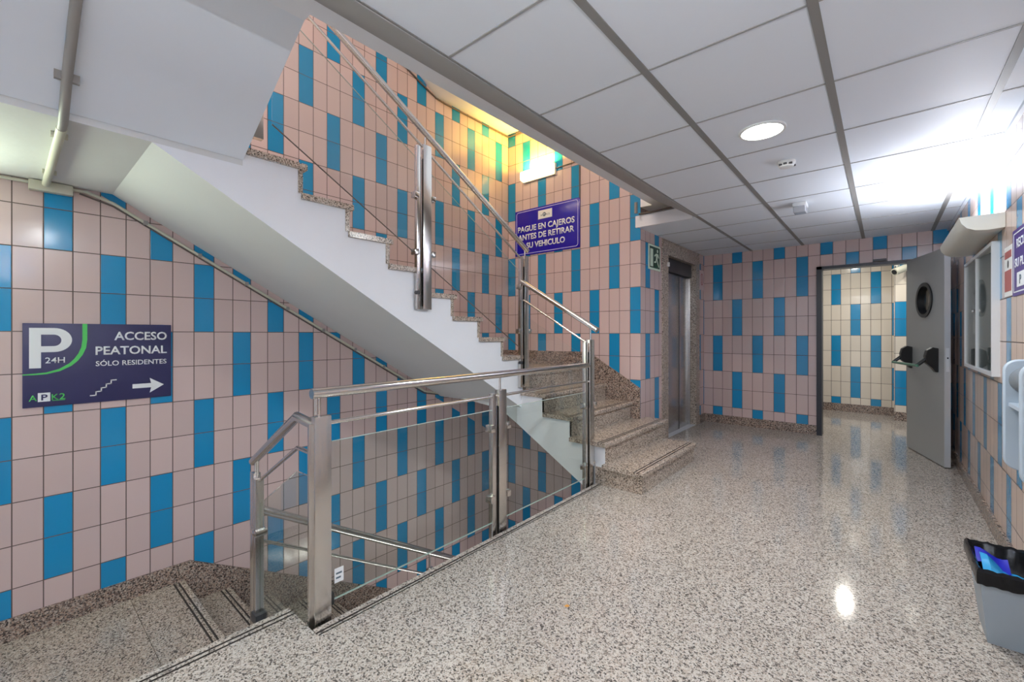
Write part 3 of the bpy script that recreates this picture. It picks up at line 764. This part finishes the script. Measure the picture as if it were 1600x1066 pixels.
# ------------------------------------------------------------------ signs
# parking access sign on the left wall
SX = XL+.012; SY = .062; SZ = .812
ps = empty('parking_access_sign', (XL, SY, SZ), 'dark navy ACCESO PEATONAL sign with a large P on the left wall', 'sign')
MB().box(XL, SX, SY, SY+.699, SZ+.002, SZ+.504, bev=.001).build('board', m_navy, ps)
def s1poly(name, mat, polys, lift=.0012):
    mb = MB()
    for pl in polys: mb.prism([(SY+a, SZ+b) for a, b in pl], 'X', SX, SX+lift)
    return mb.build(name, mat, ps, smooth=False)
# big P as stem + bowl ring
bowl_o = [(.129+.076*math.sin(a), .403+.073*math.cos(a)) for a in [math.pi*i/18 for i in range(19)]]
bowl_i = [(.127+.032*math.sin(a), .401+.035*math.cos(a)) for a in [math.pi*i/18 for i in range(19)]]
polyP = [(.026, .235), (.026, .476)] + bowl_o + [(.074, .330), (.074, .366)] + bowl_i[::-1] + [(.0742, .436), (.0742, .3661), (.0741, .235)]
# build P from convex-ish pieces to stay clean
mbP = MB()
mbP.prism([(SY+.026, SZ+.235), (SY+.026, SZ+.476), (SY+.074, SZ+.476), (SY+.074, SZ+.235)], 'X', SX, SX+.0012)
mbP.prism([(SY+.074, SZ+.476), (SY+.129, SZ+.476), (SY+.127, SZ+.436), (SY+.074, SZ+.436)], 'X', SX, SX+.0012)
mbP.prism([(SY+.074, SZ+.366), (SY+.127, SZ+.366), (SY+.129, SZ+.330), (SY+.074, SZ+.330)], 'X', SX, SX+.0012)
for i in range(18): mbP.prism([(SY+p[0], SZ+p[1]) for p in (bowl_o[i], bowl_o[i+1], bowl_i[i+1], bowl_i[i])], 'X', SX, SX+.0012)
mbP.build('letter_p', m_signw, ps, smooth=False)
# green arc
mb = MB(); arc = [(.262, .504), (.262, .405), (.257, .355), (.242, .312), (.222, .278), (.198, .250), (.151, .219), (.095, .202), (.045, .199), (0, .1985)]
w0 = [.011, .011, .011, .0105, .010, .009, .007, .005, .004, .003]
for i in range(len(arc)-1):
    (a0, b0), (a1, b1) = arc[i], arc[i+1]
    def off(i_):
        p0 = arc[max(0, i_-1)]; p1 = arc[min(len(arc)-1, i_+1)]
        dx, dz = p1[0]-p0[0], p1[1]-p0[1]; l = math.hypot(dx, dz); return (-dz/l*w0[i_], dx/l*w0[i_])
    o0, o1 = off(i), off(i+1)
    mb.prism([(SY+a0+o0[0], SZ+b0+o0[1]), (SY+a1+o1[0], SZ+b1+o1[1]), (SY+a1-o1[0], SZ+b1-o1[1]), (SY+a0-o0[0], SZ+b0-o0[1])], 'X', SX, SX+.001)
mb.build('green_arc', m_green, ps, smooth=False)
TX, TU = (0, 1, 0), (0, 0, 1)
def t1(body, y, z, h, w, al='LEFT', mat=m_signw, bold=.012, nm='lettering'):
    return text(body, nm, mat, ps, (SX, SY+y, SZ+z), TX, TU, h, al, bold, w, .0012)
t1('ACCESO', .675, .401, .054, .275, 'RIGHT', bold=.02)
t1('PEATONAL', .675, .307, .053, .364, 'RIGHT', bold=.02)
t1('SÓLO RESIDENTES', .673, .234, .033, .361, 'RIGHT', bold=.012)
t1('24H', .091, .263, .035, .083, bold=.005)
st = [(.288, .047), (.313, .047), (.313, .0705), (.338, .0705), (.338, .093), (.3615, .093), (.3615, .116), (.385, .116), (.385, .139), (.409, .139)]
mb = MB(); w = .0032
for i in range(len(st)-1):
    a, b = st[i], st[i+1]
    mb.box(SX, SX+.0012, SY+min(a[0], b[0])-w, SY+max(a[0], b[0])+w, SZ+min(a[1], b[1])-w, SZ+max(a[1], b[1])+w)
mb.build('stair_symbol', m_signw, ps, smooth=False)
mb = MB(); mb.box(SX, SX+.0012, SY+.491, SY+.592, SZ+.073, SZ+.102)
mb.prism([(SY+.581, SZ+.138), (SY+.658, SZ+.0875), (SY+.592, SZ+.0875)], 'X', SX, SX+.0012)
mb.prism([(SY+.592, SZ+.0875), (SY+.658, SZ+.0875), (SY+.581, SZ+.037)], 'X', SX, SX+.0012)
mb.build('arrow', m_signw, ps, smooth=False)
t1('A', .024, .040, .034, .034, mat=m_green, bold=.01)
t1('K', .118, .040, .034, .030, mat=m_green, bold=.01)
t1('2', .150, .040, .036, .026, mat=m_green, bold=.01)
mb = MB().box(SX, SX+.001, SY+.061, SY+.112, SZ+.033, SZ+.086); lg = mb.build('logo_box', m_signw, ps, smooth=False)
t1('P', .075, .042, .034, .026, mat=m_navy, bold=.02).location.x += .0014
MB().prism([(SY+.120, SZ+.0375), (SY+.175, SZ+.0365), (SY+.175, SZ+.0335), (SY+.120, SZ+.0345)], 'X', SX, SX+.001).build('underline', m_green, ps, smooth=False)

# payment sign in the stairwell
py_ = empty('payment_sign', (-3.22, YC, 2.28), 'bright blue PAGUE EN CAJEROS sign on the stairwell wall', 'sign')
PY = YC-.012
MB().box(-3.716, -2.722, PY, YC, 2.277, 2.868, bev=.003).build('board', m_cobalt, py_)
mb = MB(); bx0, bx1, bz0, bz1 = -3.690, -2.748, 2.298, 2.846; w = .0035
mb.box(bx0+.03, bx1-.03, PY-.001, PY, bz0-w, bz0+w); mb.box(bx0+.03, bx1-.03, PY-.001, PY, bz1-w, bz1+w)
mb.box(bx0-w, bx0+w, PY-.001, PY, bz0+.03, bz1-.03); mb.box(bx1-w, bx1+w, PY-.001, PY, bz0+.03, bz1-.03)
for cx_, cz2, a0 in ((bx1-.03, bz1-.03, 0), (bx0+.03, bz1-.03, 90), (bx0+.03, bz0+.03, 180), (bx1-.03, bz0+.03, 270)):
    for q in range(6):
        aa = [math.radians(a0+15*q), math.radians(a0+15*(q+1))]
        mb.prism([(cx_+rr*math.cos(a), cz2+rr*math.sin(a)) for rr, a in ((.03-w, aa[0]), (.03+w, aa[0]), (.03+w, aa[1]), (.03-w, aa[1]))], 'Y', PY-.001, PY)
mb.build('border_line', plain('sign_lilac', (.55, .52, .80), .4), py_, smooth=False)
def t2(body, x, z, h, w, al='LEFT', mat=m_signw, y=PY, bold=.025):
    return text(body, 'lettering', mat, py_, (x, y, z), (1, 0, 0), TU, h, al, bold, w, .0012)
t2('PAGUE EN CAJEROS', -3.668, 2.585, .072, .875)
t2('ANTES DE RETIRAR', -3.665, 2.478, .072, .868)
t2('SU VEHICULO', -3.525, 2.366, .072, .595)
lb = MB().box(-3.334, -3.119, PY-.0012, PY, 2.708, 2.815).build('logo_panel', m_signlog, py_)
t2('A', -3.296, 2.742, .022, .024, mat=m_greyink, y=PY-.0012, bold=.01)
t2('K', -3.205, 2.742, .022, .022, mat=m_greyink, y=PY-.0012, bold=.01)
t2('2', -3.176, 2.742, .022, .020, mat=m_greyink, y=PY-.0012, bold=.01)
MB().cyl((-3.239, PY-.0012, 2.758), (-3.239, PY-.0022, 2.758), .026, 24).build('logo_dot', m_greyink, py_)
t2('P', -3.248, 2.744, .028, .020, mat=m_signw, y=PY-.0023, bold=.02)

# running-man exit sign on the lift wall
ex = empty('exit_sign', (XC, 4.76, 2.0), 'small green running man exit sign beside the lift', 'sign')
EXX = XC+.010
MB().box(XC, EXX, 4.605, 4.925, 1.975, 2.253).build('border', m_exitw, ex)
MB().box(EXX, EXX+.001, 4.625, 4.905, 1.995, 2.233).build('field', m_exit, ex)
mb = MB(); e2 = EXX+.001; e3 = EXX+.0018
mb.box(e2, e3, 4.640, 4.715, 2.01, 2.205)
def eq(pts): mb.prism(pts, 'X', e2, e3)
eq([(4.84+.018*math.cos(a), 2.195+.020*math.sin(a)) for a in [2*math.pi*i/12 for i in range(12)]])
eq([(4.80, 2.165), (4.855, 2.165), (4.835, 2.10), (4.80, 2.10)]); eq([(4.80, 2.165), (4.80, 2.14), (4.755, 2.125), (4.75, 2.14)])
eq([(4.855, 2.165), (4.885, 2.125), (4.875, 2.115), (4.845, 2.145)]); eq([(4.80, 2.105), (4.82, 2.10), (4.80, 2.06), (4.745, 2.055), (4.745, 2.07), (4.785, 2.075)])
eq([(4.815, 2.105), (4.837, 2.10), (4.862, 2.055), (4.888, 2.02), (4.872, 2.012), (4.842, 2.05)])
mb.build('pictogram', m_exitw, ex, smooth=False)
# red and white notice beside the lift
ns = empty('prohibition_sign', (XC, 6.45, 1.9), 'narrow white and red notice on the tiles to the right of the lift', 'sign')
MB().box(XC, XC+.006, 6.36, 6.53, 1.88, 2.155).build('plate', plain('notice_pale', (.62, .50, .50), .5), ns)
mb = MB(); ccy, ccz = 6.445, 2.03
for i in range(24):
    a0, a1 = 2*math.pi*i/24, 2*math.pi*(i+1)/24
    mb.prism([(ccy+r1*.060*math.cos(a), ccz+r1*.085*math.sin(a)) for r1, a in ((1, a0), (1, a1), (.80, a1), (.80, a0))], 'X', XC+.006, XC+.007)
mb.build('red_ring', m_red, ns, smooth=False)
MB().box(XC+.006, XC+.007, 6.435, 6.455, 1.975, 2.085).build('pictogram', m_red, ns, smooth=False)

# notice board on the right wall
nb = empty('notice_board', (XR, 4.5, 1.0), 'aluminium framed glass notice board below the uplighter on the right wall', 'notice board')
by0, by1, bz0, bz1 = 3.90, 5.09, .992, 1.815
MB().box(XR-.012, XR-.001, by0+.022, by1-.022, bz0+.022, bz1-.022).build('backing', m_board_in, nb)
fm = MB()
fm.box(XR-.035, XR, by0, by0+.022, bz0, bz1); fm.box(XR-.035, XR, by1-.022, by1, bz0, bz1); fm.box(XR-.035, XR, by0+.022, by1-.022, bz0, bz0+.022); fm.box(XR-.035, XR, by0+.022, by1-.022, bz1-.022, bz1)
fm.build('frame', m_alu, nb)
MB().box(XR-.032, XR-.012, 4.53, 4.55, bz0+.022, bz1-.022).build('mullion', m_alu, nb)
MB().box(XR-.024, XR-.020, by0+.022, 4.53, bz0+.022, bz1-.022).build('glass_door', m_glassc, nb)
MB().box(XR-.028, XR-.024, 4.55, by1-.022, bz0+.022, bz1-.022).build('glass_door', m_glassc, nb)
MB().box(XR-.0135, XR-.012, 4.62, 4.83, 1.25, 1.55).build('pinned_paper', m_signw, nb)
MB().cyl((XR-.02, 4.60, 1.42), (XR-.045, 4.60, 1.42), .012, 14).build('lock', m_steelp, nb)
# red warning poster
wp = empty('warning_poster', (XR, 3.62, 1.45), 'narrow red and white warning poster right of the notice board', 'poster')
MB().box(XR-.004, XR, 3.545, 3.745, 1.462, 1.742).build('sheet', m_signlog, wp)
MB().box(XR-.005, XR-.004, 3.565, 3.735, 1.675, 1.715).build('red_heading', m_red, wp)
MB().box(XR-.005, XR-.004, 3.565, 3.735, 1.490, 1.608).build('red_field', m_red, wp)
MB().prism([(3.65+.018*math.cos(a), 1.642+.022*math.sin(a)) for a in [2*math.pi*i/14 for i in range(14)]], 'X', XR-.005, XR-.004).build('black_symbol', m_black, wp)
# purple sign at the right edge
rs = empty('floor_reminder_sign', (XR, 3.1, 1.45), 'purple blue sign with white letters at the right edge of the picture', 'sign')
MB().box(XR-.006, XR, 2.62, 3.525, 1.452, 1.80).build('board', m_purple, rs)
mb = MB(); xx = XR-.006
for zz in (1.472, 1.778): mb.box(xx-.001, xx, 2.66, 3.495, zz-.003, zz+.003)
for yy in (2.66, 3.495): mb.box(xx-.001, xx, yy-.003, yy+.003, 1.472, 1.778)
mb.build('border_line', m_signw, rs, smooth=False)
text('RECUERDE', 'lettering', m_signw, rs, (xx, 3.43, 1.70), (0, -1, 0), TU, .046, 'LEFT', .02, .36, .001)
text('SU PLANTA', 'lettering', m_signw, rs, (xx, 3.47, 1.60), (0, -1, 0), TU, .046, 'LEFT', .02, .42, .001)
MB().box(xx-.001, xx, 3.26, 3.42, 1.495, 1.57).build('logo_panel', m_signw, rs)
text('P', 'lettering', m_greyink, rs, (xx-.001, 3.36, 1.51), (0, -1, 0), TU, .045, 'LEFT', .03, .035, .001)

# ------------------------------------------------------------------ moulded wall unit at the right edge
wu = empty('wall_unit', (XR, 2.75, .66), 'pale blue grey moulded plastic unit with rounded side plates at the right edge', 'wall unit')
def plate(y0, y1, x0=.40):
    rr = .05; pts = [(XR, .655), (XR, 1.14)]
    pts += [(x0+rr-rr*math.sin(a), 1.14-rr+rr*math.cos(a)) for a in [math.pi/2*i/6 for i in range(7)]]
    pts += [(x0+rr-rr*math.cos(a), .655+rr-rr*math.sin(a)) for a in [math.pi/2*i/6 for i in range(7)]]
    return MB().prism(pts, 'Y', y0, y1)
plate(2.87, 2.90).build('side_plate', m_unit, wu, bevel=.006)
plate(2.56, 2.59).build('side_plate', m_unit, wu, bevel=.006)
MB().box(XR-.02, XR, 2.59, 2.87, .66, 1.13).build('back_panel', m_unit, wu)
MB().cyl((.475, 2.59, 1.05), (.475, 2.87, 1.05), .06, 28).build('roll_drum', m_unitd, wu)
MB().box(.415, XR-.02, 2.59, 2.87, .935, .950).build('shelf', m_unit, wu)

# ------------------------------------------------------------------ waste bin
wb = empty('waste_bin', (.41, 2.69, 0), 'small grey waste bin lined with a black bag against the right wall', 'bin')
def frust(mb, x0, x1, y0, y1, z0, X0, X1, Y0, Y1, z1):
    mb.hull([(x0, y0, z0), (x1, y0, z0), (x1, y1, z0), (x0, y1, z0), (X0, Y0, z1), (X1, Y0, z1), (X1, Y1, z1), (X0, Y1, z1)],
            [(0, 1, 2, 3), (0, 4, 5, 1), (1, 5, 6, 2), (2, 6, 7, 3), (3, 7, 4, 0)])
    return mb
o = frust(MB(), .318, .490, 2.59, 2.79, 0, .286, .515, 2.515, 2.845, .30).build('bucket', m_bin, wb)
md = o.modifiers.new('solid', 'SOLIDIFY'); md.thickness = .004; md.offset = -1
# bag: wavy skirt outside, lip, lining inside
mb = MB(); n = 72; rings = []
def rectpt(t, x0, x1, y0, y1):
    t = t % 1; P = 4
    s_ = t*4; k_ = int(s_) % 4; f_ = s_-int(s_)
    return [(x0+(x1-x0)*f_, y0), (x1, y0+(y1-y0)*f_), (x1-(x1-x0)*f_, y1), (x0, y1-(y1-y0)*f_)][k_]
lev = [(.279, .521, 2.506, 2.854, .262, .5), (.276, .522, 2.503, 2.857, .285, .7), (.277, .521, 2.504, 2.856, .312, .6), (.284, .515, 2.515, 2.846, .322, .6),
       (.292, .508, 2.524, 2.836, .312, .5), (.298, .505, 2.535, 2.825, .25, 1.2), (.325, .49, 2.575, 2.79, .17, 1.2), (.345, .475, 2.61, 2.75, .12, 1)]
for li_, (x0, x1, y0, y1, z, am) in enumerate(lev):
    ring = []
    for i in range(n):
        px, py2 = rectpt(i/n, x0, x1, y0, y1)
        wv = am*.0022*(math.sin(i*2.3+li_*.7)+.6*math.sin(i*5.1+li_))
        px = min(px + wv*.7, XR-.007); py2 += wv*.7
        ring.append(mb.b.verts.new((px, py2, z + wv*(1.6 if li_ in (0, 3) else .8))))
    rings.append(ring)
for q in range(len(rings)-1):
    for i in range(n): mb.b.faces.new((rings[q][i], rings[q][(i+1) % n], rings[q+1][(i+1) % n], rings[q+1][i]))
mb.b.faces.new(rings[-1])
mb.build('bag_liner', m_bag, wb)
# blue wrapper lying in the bin
mb = MB(); gx, gy = 7, 7; vs = []
for i in range(gx):
    for j in range(gy):
        u, v = i/(gx-1), j/(gy-1)
        vs.append(mb.b.verts.new((.315+.13*u, 2.60+.17*v, .235+.025*math.sin(3*u+2*v)+.04*v-.03*u+.008*math.sin(9*u))))
for i in range(gx-1):
    for j in range(gy-1): mb.b.faces.new((vs[i*gy+j], vs[(i+1)*gy+j], vs[(i+1)*gy+j+1], vs[i*gy+j+1]))
o = mb.build('plastic_wrapper', m_blue1, label='light blue plastic wrapper lying in the black lined bin', cat='wrapper')
md = o.modifiers.new('solid', 'SOLIDIFY'); md.thickness = .003
mb = MB(); vs = []
for i in range(gx):
    for j in range(gy):
        u, v = i/(gx-1), j/(gy-1)
        vs.append(mb.b.verts.new((.305+.10*u, 2.745+.07*v, .262+.030*v+.012*math.sin(5*u+v)-.015*u)))
for i in range(gx-1):
    for j in range(gy-1): mb.b.faces.new((vs[i*gy+j], vs[(i+1)*gy+j], vs[(i+1)*gy+j+1], vs[i*gy+j+1]))
o = mb.build('plastic_wrapper', m_blue2, label='dark blue wrapper at the back of the black lined bin', cat='wrapper')
md = o.modifiers.new('solid', 'SOLIDIFY'); md.thickness = .003

# ------------------------------------------------------------------ camera, conduits, crumbs
cc = empty('security_camera', (.16, 8.40, 2.15), 'small cream security camera on the wall beyond the doorway', 'camera')
MB().box(.11, .17, 8.385, 8.40, 2.24, 2.29).build('bracket', m_cream, cc)
MB().tube([(.14, 8.39, 2.26), (.14, 8.33, 2.22)], .012, 10).build('arm', m_cream, cc)
MB().tube([(.25, 8.36, 2.21), (.11, 8.22, 2.135)], .050, 20).build('body', m_conduit, cc)
MB().tube([(.1105, 8.2205, 2.1353), (.104, 8.214, 2.132)], .034, 20).build('lens', m_black, cc)
# conduit run up the underside of the stairs
cd = empty('surface_conduit', (XL, .15, 2.17), 'painted conduit crossing the stair underside from a junction box', 'conduit')
MB().tube([(XL+.05, .155, 2.15), (-2.66, .158, 2.15), (-2.48, .158, 2.27), (-1.95, .165, 2.562)], .0165, 14).build('pipe', m_conduitg, cd)
o = MB().tube([(XL+.05, .155, 2.149), (-2.72, .158, 2.149)], .018, 14).build('painted_pipe', m_conduit, cd)
MB().box(XL, XL+.05, .085, .27, 2.105, 2.165, bev=.006).build('junction_box', m_conduit, cd)
for px, pz in ((-3.55, 2.15), (-2.86, 2.15)): MB().box(px-.009, px+.009, .130, .186, pz-.004, 2.169).build('clip', m_conduit, cd)
MB().box(-2.492, -2.474, .122, .195, 2.262, 2.30).build('clip', m_conduitg, cd)
MB().tube([(XL+.013, YB0, 2.152), (XL+.013, .10, 2.152)], .010, 10).build('wall_pipe', m_conduit, cd)
MB().tube([(XL+.013, .25, 2.15), (XL+.013, .33, 2.15), (XL+.013, .46, 2.105), (XL+.013, 3.0, .622), (XL+.013, 3.22, .575), (XL+.013, 3.5, .535)], .010, 10).build('wall_pipe', m_conduit, cd)
MB().tube([(XL+.006, .30, 2.135), (XL+.006, .46, 2.088), (XL+.006, 3.0, .600), (XL+.006, 3.3, .55)], .005, 8).build('wall_cable', m_cable, cd)
for q in range(8):
    y = .62+q*.31; z = 2.105-(y-.46)*.584
    MB().box(XL, XL+.026, y-.012, y+.012, z-.014, z+.014).build('clip', m_conduitg, cd)
uc = empty('wall_cable_run', (XL, 3.4, 3.9), 'dark cable clipped under the upper ceiling edge in the stairwell', 'cable')
MB().tube([(XL+.012, 2.0, 4.50), (XL+.012, 2.75, 4.075), (XL+.012, 2.96, 3.985), (XL+.012, 3.16, 3.915), (XL+.012, 3.3, 3.902), (XL+.012, YC-.03, 3.90), (XL+.03, YC-.012, 3.90), (-3.2, YC-.012, 3.90)], .009, 8).build('cable_run', m_cable, uc)
MB().tube([(-1.93, 4.20, 2.60), (-1.93, 4.20, 2.49)], .016, 10).build('hook', m_conduitg, label='small grey bracket hanging over the white ceiling fascia near the lift', cat='bracket')
MB().tube([(-1.93, 4.27, 2.497), (-1.80, 4.27, 2.492), (-1.45, 4.27, 2.51)], .009, 8).build('ceiling_cable', m_cable, label='grey cable lying along the top of the white ceiling fascia near the lift', cat='cable')
mb = MB(); mb.hull([(-1.118, 1.67, 0), (-1.100, 1.672, 0), (-1.098, 1.69, 0), (-1.115, 1.692, 0), (-1.108, 1.681, .007)], [(0, 1, 2, 3), (0, 4, 1), (1, 4, 2), (2, 4, 3), (3, 4, 0)])
mb.build('orange_scrap', m_orange, label='tiny orange scrap lying on the granite floor', cat='litter')
